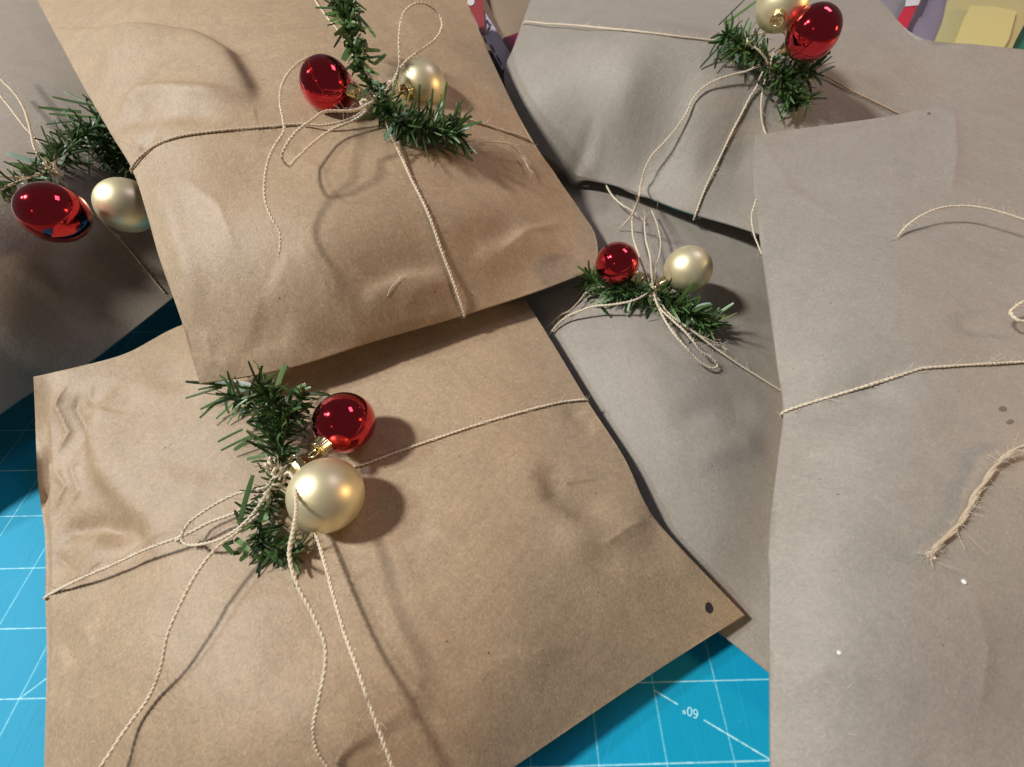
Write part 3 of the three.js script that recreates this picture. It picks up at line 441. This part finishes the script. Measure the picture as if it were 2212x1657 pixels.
function twine(label, m, strands, knots = [], fuzzy = 1) {
  const t = thing('twine', label, 'twine'), fuzz = [];
  for (const s of strands) {
    const pts = s.p.map((q) => q.isVector3 ? q : m.on(q[0], q[1], (q[2] ?? 0) + 0.72));
    if (s.under) { const e = pts[pts.length - 1], f = pts[pts.length - 2], o = V().subVectors(e, f).setY(0).normalize(); pts.push(e.clone().addScaledVector(o, 0.0006).add(V(0, -0.002, 0)), e.clone().addScaledVector(o, -0.003).add(V(0, -0.006, 0))); }
    const w = rope(pts, (s.r ?? 0.72) * 0.95 / 1000, { taper: s.name === 'tail', pitch: s.pitch });
    part(s.name ?? 'strand', w.g, s.mat ?? M.twine, t);
    const k = Math.ceil(w.L * 1000 * 0.5 * fuzzy * (s.fuzz ?? 1));
    for (let i = 0; i < k; i++) { const u = rnd(), d = w.curve.getTangentAt(u).multiplyScalar(rr(-1, 1)).add(V(rr(-1, 1), rr(-0.3, 1), rr(-1, 1)).multiplyScalar(0.8)).normalize(); fuzz.push(hair(w.curve.getPointAt(u), d, rr(0.0012, 0.0042) * (rnd() < 0.09 ? 2.2 : 1), 0.00006)); }
    if (s.name === 'tail') { const e = w.curve.getPointAt(1), d = w.curve.getTangentAt(1); for (let i = 0; i < 9; i++) fuzz.push(hair(e, d.clone().add(V(rr(-0.6, 0.6), rr(-0.4, 0.6), rr(-0.6, 0.6))).normalize(), rr(0.0015, 0.0045), 0.00008)); }
  }
  for (const [c, size, turns] of knots) {
    const pts = [], A = rr(0, 6), ax = V(rr(-1, 1), rr(0.2, 1), rr(-1, 1)).normalize();
    for (let i = 0; i <= turns * 10; i++) { const a = A + i / 10 * 6.283, q = V(Math.cos(a), 0.55 * Math.sin(a * 1.31 + 1), Math.sin(a)).applyAxisAngle(ax, i * 0.37); pts.push(c.clone().addScaledVector(q, size / 1000 * rr(0.45, 1.05))); }
    part('knot', rope(pts, 0.00072).g, M.twine, t);
    for (let i = 0; i < 14 * fuzzy; i++) fuzz.push(hair(c.clone().add(V(rr(-1, 1), rr(-1, 1), rr(-1, 1)).multiplyScalar(size / 1000)), V(rr(-1, 1), rr(-0.2, 1), rr(-1, 1)).normalize(), rr(0.002, 0.006), 0.00005));
  }
  if (fuzz.length) part('fibre_fuzz', mergeGeometries(fuzz), M.fuzz, t, 'stuff');
  settle(t);
}
const kA = knot.A, kB = knot.B, kD = knot.D, kE = knot.E, kT = knot.T;
const dark = M.twineDark;
twine('twine round the front tan mailer with three long loose ends hanging towards the camera', mA, [
  { p: [[605, 1025, 8], [700, 1020, 1], [780, 1004, 0.2], [860, 975], [940, 948], [1020, 921], [1100, 897], [1180, 876], [1225, 867], [1268, 864]], under: true },
  { p: [kA, [512, 1105, 7], [456, 1127, 6], [403, 1154, 6], [319, 1185, 6], [243, 1220, 5.5], [163, 1255, 3.5], [97, 1292, 0.6]], under: true },
  { name: 'loop', p: [kA, [573, 1053, 11], [516, 1065, 10], [480, 1081, 9], [446, 1101, 8], [407, 1131, 6.5], [392, 1160, 6.5], [405, 1176, 7], [452, 1172, 8], [496, 1154, 10], [537, 1121, 13], [563, 1087, 14], [580, 1060, 12], kA] },
  { name: 'tail', r: 0.68, p: [[560, 1110, 9], [500, 1160, 12], [473, 1179, 13], [430, 1231, 13], [390, 1305, 12], [362, 1372, 10], [347, 1443, 6], [319, 1510, 2], [276, 1569, 2.5], [221, 1652, 6], [190, 1700, 6]] },
  { name: 'tail', r: 0.80, p: [kA, [622, 1020, 16], [636, 1040, 22], [640, 1103, 26], [634, 1144, 28], [625, 1200, 29], [643, 1265, 28], [674, 1323, 26], [702, 1394, 24], [702, 1443, 22], [692, 1495, 19], [677, 1578, 11], [686, 1618, 6], [708, 1655, 2], [740, 1700, 1]], fuzz: 0.5 },
  { name: 'tail', r: 0.82, p: [[620, 1070, 6], [660, 1110, 4], [680, 1148, 5], [705, 1228, 6], [723, 1295, 7], [745, 1369, 8], [775, 1452, 9], [800, 1526, 9], [828, 1602, 9], [846, 1652, 9], [862, 1710, 9]] },
], [[kA, 3.4, 4], [mA.on(586, 1004, 13), 3.0, 4], [mA.on(600, 1018, 15), 2.2, 3], [mA.on(392, 1163, 6.5), 1.5, 1.6], [mA.on(575, 1075, 10), 2.4, 2]], 1.2);
twine('twine round the upper tan mailer with one standing teardrop loop', mB, [
  { p: [kB, [764, 253, 4], [704, 270, 2], [645, 268, 0.3], [574, 274], [458, 284], [377, 297], [323, 322], [284, 364]], under: true, mat: dark },
  { p: [kB, [880, 235, 3], [940, 245, 2], [1003, 256, 0.5], [1072, 277], [1145, 304]], under: true, mat: dark },
  { p: [kB, [840, 280, 4], [864, 332, 2], [887, 383, 0.5], [925, 461, 0.3], [957, 550, 0.8], [984, 622, 2.2], [1001, 674, 0.5]], under: true, r: 0.85 },
  { p: [kB, [780, 150, 4], [745, 84, 1], [709, 40, 0.2], [681, 0], [650, -60]] },
  { name: 'loop', r: 0.66, p: [kB, [848, 181, 18], [862, 143, 28], [862, 83, 36], [871, 31, 41], [895, 9.5, 43], [922, 9.5, 43], [948, 31, 41], [955, 55, 39], [941, 84, 36], [914, 105, 32], [879, 131, 28], [860, 153, 23], [840, 188, 16], kB] },
  { name: 'loop', r: 0.78, p: [kB, [764, 239, 17], [704, 241, 20], [676, 258, 22], [640, 286, 22], [618, 315, 20], [609, 339, 17], [621, 358, 13], [640, 344, 8], [676, 310, 5], [714, 282, 4], [776, 253, 5], kB] },
  { name: 'tail', r: 0.72, p: [[790, 205, 5], [745, 160, 2], [710, 130, 5], [691, 122, 11], [657, 129, 20], [626, 155, 25], [609, 186, 26], [605, 220, 25], [611, 255, 24], [613, 284, 22], [595, 313, 20], [580, 346, 19], [572, 392, 17], [574, 437, 16], [590, 477, 16], [604, 501, 16], [605, 534, 17], [601, 555, 17]] },
  { name: 'tail', r: 0.55, p: [[985, 300, 3], [1024, 307, 4], [1070, 307, 5], [1103, 313, 5], [1128, 338, 3], [1144, 368, 2.5]], fuzz: 3 },
], [[kB, 3.0, 3], [mB.on(845, 183, 18), 2.0, 2.5], [mB.on(790, 225, 10), 2.2, 2]], 1.6);
twine('twine on the shadowed left mailer with two ends running up to the picture edge', mD, [
  { name: 'tail', p: [[-60, 90, 22], [0, 170, 20], [30, 200, 19], [51, 233, 17], [62, 265, 16], [69, 295, 14], [76, 323, 12], [88, 345, 9], kD].reverse() },
  { p: [[-50, 140, 18], [0, 205, 17], [25, 237, 16], [53, 274, 14], [81, 304, 12], [118, 344, 10], kD] },
  { p: [kD, [92, 374, 9], [46, 390, 10], [0, 410, 9], [-60, 440, 6]] },
  { p: [kD, [58, 383, 8], [0, 380, 8], [-60, 370, 6]] },
  { p: [kD, [170, 430, 1], [252, 510, 0.2], [286, 548], [320, 590], [355, 632]], mat: dark, r: 0.5 },
], [[kD, 3.0, 3], [mD.on(120, 375, 10), 2.4, 2.5], [mD.on(130, 350, 11), 2, 2]]);
twine('twine on the grey middle mailer with upright ends between its two baubles', mE, [
  { name: 'tail', p: [kE, [1393, 586, 12], [1378, 545, 13], [1369, 516, 12], [1366, 490, 10], [1367, 465, 8], [1372, 446, 8]] },
  { name: 'tail', p: [kE, [1408, 598, 12], [1405, 558, 14], [1396, 520, 14], [1393, 490, 12], [1394, 467, 11]] },
  { name: 'loop', r: 0.5, p: [kE, [1416, 585, 8], [1427, 534, 10], [1421, 490, 8], [1408, 455, 5]] },
  { name: 'tail', r: 0.72, p: [[1392, 478, 2], [1364, 455, 5], [1343, 442, 6], [1321, 420, 6], [1308, 397, 6]] },
  { name: 'loop', p: [kE, [1421, 660, 11], [1437, 693, 10], [1461, 727, 9], [1485, 754, 7], [1498, 768, 5], [1517, 786, 3], [1541, 796, 2], [1550, 790, 2], [1537, 774, 4], [1511, 756, 6], [1500, 741, 8], [1480, 717, 10], [1452, 691, 11], [1424, 664, 11], kE] },
  { p: [kE, [1443, 675, 8], [1470, 697, 7], [1507, 723, 5], [1544, 751, 3], [1594, 786, 1.4], [1640, 815, 0.8], [1690, 846, 0.4]], r: 0.62 },
  { p: [kE, [1369, 649, 10], [1323, 658, 9], [1282, 662, 8], [1249, 673, 6], [1225, 684, 4], [1205, 700, 2.5], [1186, 724, 1]], r: 0.72 },
  { p: [kE, [1300, 620, 7], [1269, 629, 5], [1249, 653, 4], [1227, 673, 3], [1212, 680, 2.5], [1180, 708, 1.2]], r: 0.5, mat: dark },
  { name: 'tail', r: 0.5, p: [[1500, 720, 4], [1540, 738, 3], [1558, 748, 2]], mat: dark },
], [[kE, 2.4, 3], [mE.on(1409, 645, 8), 1.8, 2]]);
twine('twine across the top right mailer with ends falling over its lower edge', mT, [
  { p: [kT, [1600, 96, 4], [1551, 89, 0.6], [1460, 78, 0.2], [1371, 67, 0.2], [1300, 60, 1.0], [1236, 54, 2.0], [1180, 51, 2.0], [1131, 49, 0.6]], under: true, r: 0.66 },
  { p: [kT, [1700, 145, 2], [1775, 161, 1], [1829, 190, 0.5], [1890, 220, 0.4], [1960, 254, 0.2]], r: 0.6, mat: dark },
  { name: 'tail', r: 0.7, p: [[1640, 140, 7], [1610, 155, 6], [1592, 159, 5], [1550, 172, 4], [1519, 189, 3.5], [1497, 213, 4], [1484, 242, 6], [1460, 278, 10], [1435, 307, 13], [1406, 339, 14], [1392, 369, 13], [1386, 392, 10], mE.on(1381, 420, 32), mE.on(1374, 446, 22), mE.on(1361, 470, 11), mE.on(1341, 491, 3)] },
  { p: [kT, [1640, 172, 4], [1634, 188, 2], [1619, 212, 1.2], [1601, 248, 1], [1580, 288, 0.8], [1557, 337, 1], [1527, 399, 1.4], [1503, 461, 0.5]], under: true },
  { name: 'tail', r: 0.6, p: [[1655, 165, 6], [1646, 204, 4], [1644, 244, 3], [1652, 284, 5], [1661, 299, 7]] },
  { name: 'loop', r: 0.62, p: [[1665, 170, 6], [1660, 140, 11], [1640, 110, 15], [1615, 92, 14], [1618, 78, 14], [1650, 72, 15], [1675, 68, 16], [1695, 72, 16], [1698, 92, 15], [1670, 118, 13], [1662, 150, 10]] },
], [[kT, 2.4, 3], [mT.on(1668, 160, 7), 1.8, 2]]);
twine('twine on the wide right-hand mailer with its frayed thick end in front', mR, [
  { p: [[2300, 778], [2212, 782], [2120, 787], [2040, 792], [1992, 796], [1955, 807], [1922, 818], [1824, 848], [1747, 871], [1695, 889]], under: true, r: 0.66 },
  { name: 'tail', p: [[2330, 540, 6], [2270, 497, 8], [2212, 475, 9], [2133, 451, 9], [2083, 445, 8], [2030, 450, 7], [1985, 469, 5], [1957, 490, 2.5], [1940, 510, 0.4]], r: 0.62 },
  { name: 'loop', p: [[2290, 640, 8], [2212, 652, 7], [2189, 667, 6], [2183, 676, 6], [2195, 690, 6], [2212, 695, 6], [2290, 705, 5]], r: 0.75 },
  { name: 'tail', p: [[2300, 930, 8], [2212, 964, 5], [2174, 984, 3], [2144, 1015, 2], [2124, 1045, 1.6], [2104, 1075, 1], [2087, 1109, 0.8], [2063, 1143, 1], [2033, 1170, 1.4], [2012, 1196, 1.6]], r: 0.9, pitch: 0.018, fuzz: 3, mat: dark },
  { name: 'loop', r: 0.5, p: [[1634, 430, 0.2], [1629, 445, -2], [1624, 466, -4], [1628, 503, -5], [1636, 525, -4], [1646, 550, -2]] },
], [[mR.on(2010, 1200, 1.0), 1.1, 1.6]], 1.4);

// ---------------------------------------------------------------- ink marks, lint and crumbs
function patch(name, label, cat, m, px, py, a, b, turn, mat, lift) { // a small flat piece that follows the paper
  const pos = [], idx = [], n = 20, c = m.on(px, py, lift); pos.push(c.x, c.y, c.z);
  for (let i = 0; i < n; i++) { const t = i / n * 6.283, u = Math.cos(t) * a * (1 + 0.06 * Math.sin(3 * t)), v = Math.sin(t) * b, q = m.on(px + u * Math.cos(turn) - v * Math.sin(turn), py + u * Math.sin(turn) + v * Math.cos(turn), lift); pos.push(q.x, q.y, q.z); idx.push(0, 1 + (i + 1) % n, 1 + i); }
  return geom(pos, idx);
}
const ink = new THREE.MeshStandardMaterial({ color: new THREE.Color().setRGB(0.035, 0.026, 0.032), roughness: 0.5, side: THREE.DoubleSide });
const faint = new THREE.MeshStandardMaterial({ color: new THREE.Color().setRGB(0.16, 0.13, 0.12), roughness: 0.7, side: THREE.DoubleSide });
const white = new THREE.MeshStandardMaterial({ color: new THREE.Color().setRGB(0.85, 0.85, 0.83), roughness: 0.8, side: THREE.DoubleSide });
const intoA = (g, o, name, mat) => { g.translate(-o.position.x, -o.position.y, -o.position.z); part(name, g, mat, o); };
intoA(patch('', '', '', mA, 1531.8, 1313, 8.5, 12.5, -0.25, 0, 0.12), mA.o, 'ink_dot', ink);
intoA(patch('', '', '', mR, 2167, 883, 9, 6, 0.1, 0, 0.12), mR.o, 'smudge', faint);
intoA(patch('', '', '', mR, 2183, 911, 8, 5, -0.2, 0, 0.12), mR.o, 'smudge', faint);
intoA(patch('', '', '', mR, 2007, 245, 4, 3, -0.2, 0, 0.12), mR.o, 'smudge', faint);
function crumb(m, px, py, mm, label, long = 1) {
  const g = new THREE.IcosahedronGeometry(mm / 1000, 1), p = g.attributes.position; for (let i = 0; i < p.count; i++) { const k = 1 + 0.4 * noise.noise(p.getX(i) * 3000, p.getY(i) * 3000, px); p.setXYZ(i, p.getX(i) * k * long, p.getY(i) * k * 0.6, p.getZ(i) * k); }
  g.computeVertexNormals(); const o = shadowed(new THREE.Mesh(g, white)); o.name = numbered('lint_speck'); o.position.copy(m.on(px, py, mm * 0.4)); o.userData = { label, category: 'speck' }; scene.add(o);
}
crumb(mR, 2083, 1257, 0.75, 'white speck on the right mailer below the frayed twine end');
crumb(mR, 1813, 1410, 0.6, 'tiny white speck low on the right mailer, nearer the blue mat');
crumb(mE, 1266, 402, 1.1, 'white lint shred at the upper corner of the grey middle mailer', 2.2);
{
  const t = new THREE.CatmullRomCurve3([mB.on(836, 640, 0.4), mB.on(844, 622, 0.8), mB.on(858, 607, 0.8), mB.on(866, 595, 1.4)]);
  const o = shadowed(new THREE.Mesh(new THREE.TubeGeometry(t, 16, 0.00014, 5), M.fuzz)); o.name = 'loose_fibre'; o.userData = { label: 'single pale fibre lying near the lower edge of the upper tan mailer', category: 'fibre' }; scene.add(o);
}

// ---------------------------------------------------------------- things glimpsed behind
function slab(name, label, cat, pts, thick, mat, group) { // a soft flat packet: outline in pixels and heights
  const top = pts.map(([x, y, h]) => at(x, y, h)), n = top.length, pos = [], idx = [];
  const c = top.reduce((s, p) => s.add(p), V()).multiplyScalar(1 / n);
  const rings = 5;
  for (let k = 0; k < 2; k++) { const base = pos.length / 3; pos.push(c.x, c.y + (k ? -thick : thick * 0.6) / 1000, c.z);
    for (let r = 1; r <= rings; r++) for (const p of top) { const f = r / rings, e = Math.sqrt(1 - f * f) * (k ? -thick : thick * 0.6) / 1000; pos.push(c.x + (p.x - c.x) * f, c.y + (p.y - c.y) * f + e + 0.0005 * noise.noise(p.x * 200 * f, p.z * 200 * f, r) * (r < rings ? 1 : 0), c.z + (p.z - c.z) * f); }
    for (let i = 0; i < n; i++) { const j = (i + 1) % n; idx.push(base, base + 1 + (k ? i : j), base + 1 + (k ? j : i)); for (let r = 1; r < rings; r++) { const a = base + 1 + (r - 1) * n, b = a + n; idx.push(a + i, a + j, b + i, a + j, b + j, b + i); } } }
  const m = shadowed(new THREE.Mesh(geom(pos, idx), mat)); m.name = numbered(name); m.userData = { label, category: cat }; if (group) m.userData.group = group; scene.add(m); return m;
}
const flat = (rgb, rough = 0.5, extra = {}) => new THREE.MeshPhysicalMaterial({ color: new THREE.Color().setRGB(...rgb), roughness: rough, side: THREE.DoubleSide, ...extra });
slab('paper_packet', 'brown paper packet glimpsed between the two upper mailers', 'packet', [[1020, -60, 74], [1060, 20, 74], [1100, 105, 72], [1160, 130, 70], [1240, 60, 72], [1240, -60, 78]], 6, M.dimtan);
{
  const t = thing('printed_bag', 'white and red printed bag peeping out beside the upper tan mailer', 'bag');
  const quad = (a, rgb, name, rough = 0.35) => { const p = []; for (const q of a) { const v = at(...q); p.push(v.x, v.y, v.z); } const idx = []; for (let i = 1; i + 1 < a.length; i++) idx.push(0, i, i + 1); return part(name, geom(p, idx), flat(rgb, rough), t); };
  quad([[1006, -40, 84], [1013, 10, 84], [1030, 60, 84], [1062, 110, 83], [1085, 152, 82], [1098, 142, 82], [1112, 130, 82], [1080, 78, 83], [1050, 30, 84], [1030, 0, 84], [1010, -40, 84]], [0.46, 0.42, 0.50], 'bag_panel');
  quad([[985, -40, 84.8], [1010, 10, 84.8], [1040, 70, 84.6], [1049, 76, 84.6], [1046, 40, 84.8], [1044, 0, 84.8], [1040, -40, 84.8]], [0.33, 0.045, 0.05], 'red_band');
  for (const [x, y, a, b, c] of [[1052, 47, 5, 4, 0.9], [1056, 62, 3, 5, 0.5], [1064, 105, 2.6, 11, -0.55], [1078, 130, 2.8, 14, -0.5], [1048, 87, 2, 8, -0.4]]) { const p = [], idx = []; const cc = at(x, y, 85.4); p.push(cc.x, cc.y, cc.z); for (let i = 0; i < 14; i++) { const s = i / 14 * 6.283, u = Math.cos(s) * a, v = Math.sin(s) * b, q = at(x + u * Math.cos(c) - v * Math.sin(c), y + u * Math.sin(c) + v * Math.cos(c), 85.4); p.push(q.x, q.y, q.z); idx.push(0, 1 + i, 1 + (i + 1) % 14); } part('printed_letter', geom(p, idx), ink, t); }
  const q = []; for (let i = 0; i < 14; i++) q.push([1017 + Math.cos(i / 14 * 6.283) * 8, 3 + Math.sin(i / 14 * 6.283) * 9, 85.4]); quad(q, [0.75, 0.72, 0.72], 'white_dot');
  settle(t);
}
slab('magenta_pouch', 'dark magenta pouch corner left of the top right mailer', 'pouch', [[1064, 110, 78], [1090, 80, 78], [1120, 70, 78], [1140, 90, 77], [1120, 135, 76], [1090, 125, 76], [1060, 120, 77]], 2, flat([0.20, 0.006, 0.05], 0.35));
slab('grey_bag', 'grey plastic bag in the gap between the two upper mailers', 'bag', [[1050, 108, 70], [1090, 112, 70], [1125, 122, 70], [1135, 200, 62], [1120, 230, 58], [1090, 215, 58], [1070, 180, 60]], 2, flat([0.20, 0.20, 0.235], 0.4));
slab('navy_box', 'navy blue corner deep in the gap beside the upper tan mailer', 'box', [[1078, 180, 52], [1110, 185, 52], [1140, 240, 46], [1130, 290, 40], [1100, 260, 44]], 2, flat([0.03, 0.035, 0.14], 0.4));
slab('grey_packet', 'grey packet peeping over the top right mailer edge', 'packet', [[1860, -60, 92], [1990, -60, 92], [1965, 20, 90], [1948, 60, 88], [1900, 40, 90]], 3, flat([0.26, 0.25, 0.28], 0.5));
slab('wrapper_end', 'red wrapper end at the top right below a white one', 'wrapper', [[1955, 12, 104], [1982, 10, 104], [1968, 42, 101], [1955, 70, 99], [1935, 48, 100]], 1.5, flat([0.55, 0.02, 0.05], 0.3));
slab('wrapper_end', 'white wrapper end above the red one at the top right', 'wrapper', [[1965, -40, 107], [2005, -40, 107], [1984, 11, 104.6], [1955, 14, 104.6]], 1.2, flat([0.72, 0.70, 0.74], 0.3));
slab('mauve_pouch', 'greyish mauve plastic pouch at the top right beside the yellow one', 'pouch', [[1985, -50, 96], [2100, -50, 96], [2080, 0, 95], [2050, 60, 93], [2025, 110, 91], [1975, 85, 92], [1950, 75, 93]], 4, flat([0.29, 0.24, 0.31], 0.35));
{
  const t = thing('yellow_pouch', 'translucent yellow pouch in the top right corner', 'pouch');
  const body = slab('pouch_body', '', '', [[2060, -60, 104], [2250, -60, 104], [2225, 30, 102], [2195, 85, 98], [2175, 130, 97], [2100, 130, 97], [2010, 110, 98], [2035, 50, 101]], 5, flat([0.70, 0.63, 0.29], 0.3, { transmission: 0.25, thickness: 0 }));
  scene.remove(body); body.name = 'pouch_body'; body.userData = {}; t.add(body);
  const inner = slab('inner_label', '', '', [[2096, 12, 107], [2150, 14, 107], [2196, 24, 106], [2180, 84, 102], [2160, 118, 101], [2085, 104, 102], [2062, 92, 103], [2078, 50, 105]], 0.5, flat([0.63, 0.56, 0.23], 0.4));
  scene.remove(inner); inner.name = 'inner_label'; inner.userData = {}; t.add(inner);
  settle(t);
}
slab('green_packet', 'green corner at the right edge below the yellow pouch', 'packet', [[2190, 60, 92], [2300, 20, 92], [2330, 160, 88], [2170, 150, 88]], 3, flat([0.02, 0.16, 0.10], 0.5));

renderer.render(scene, camera);
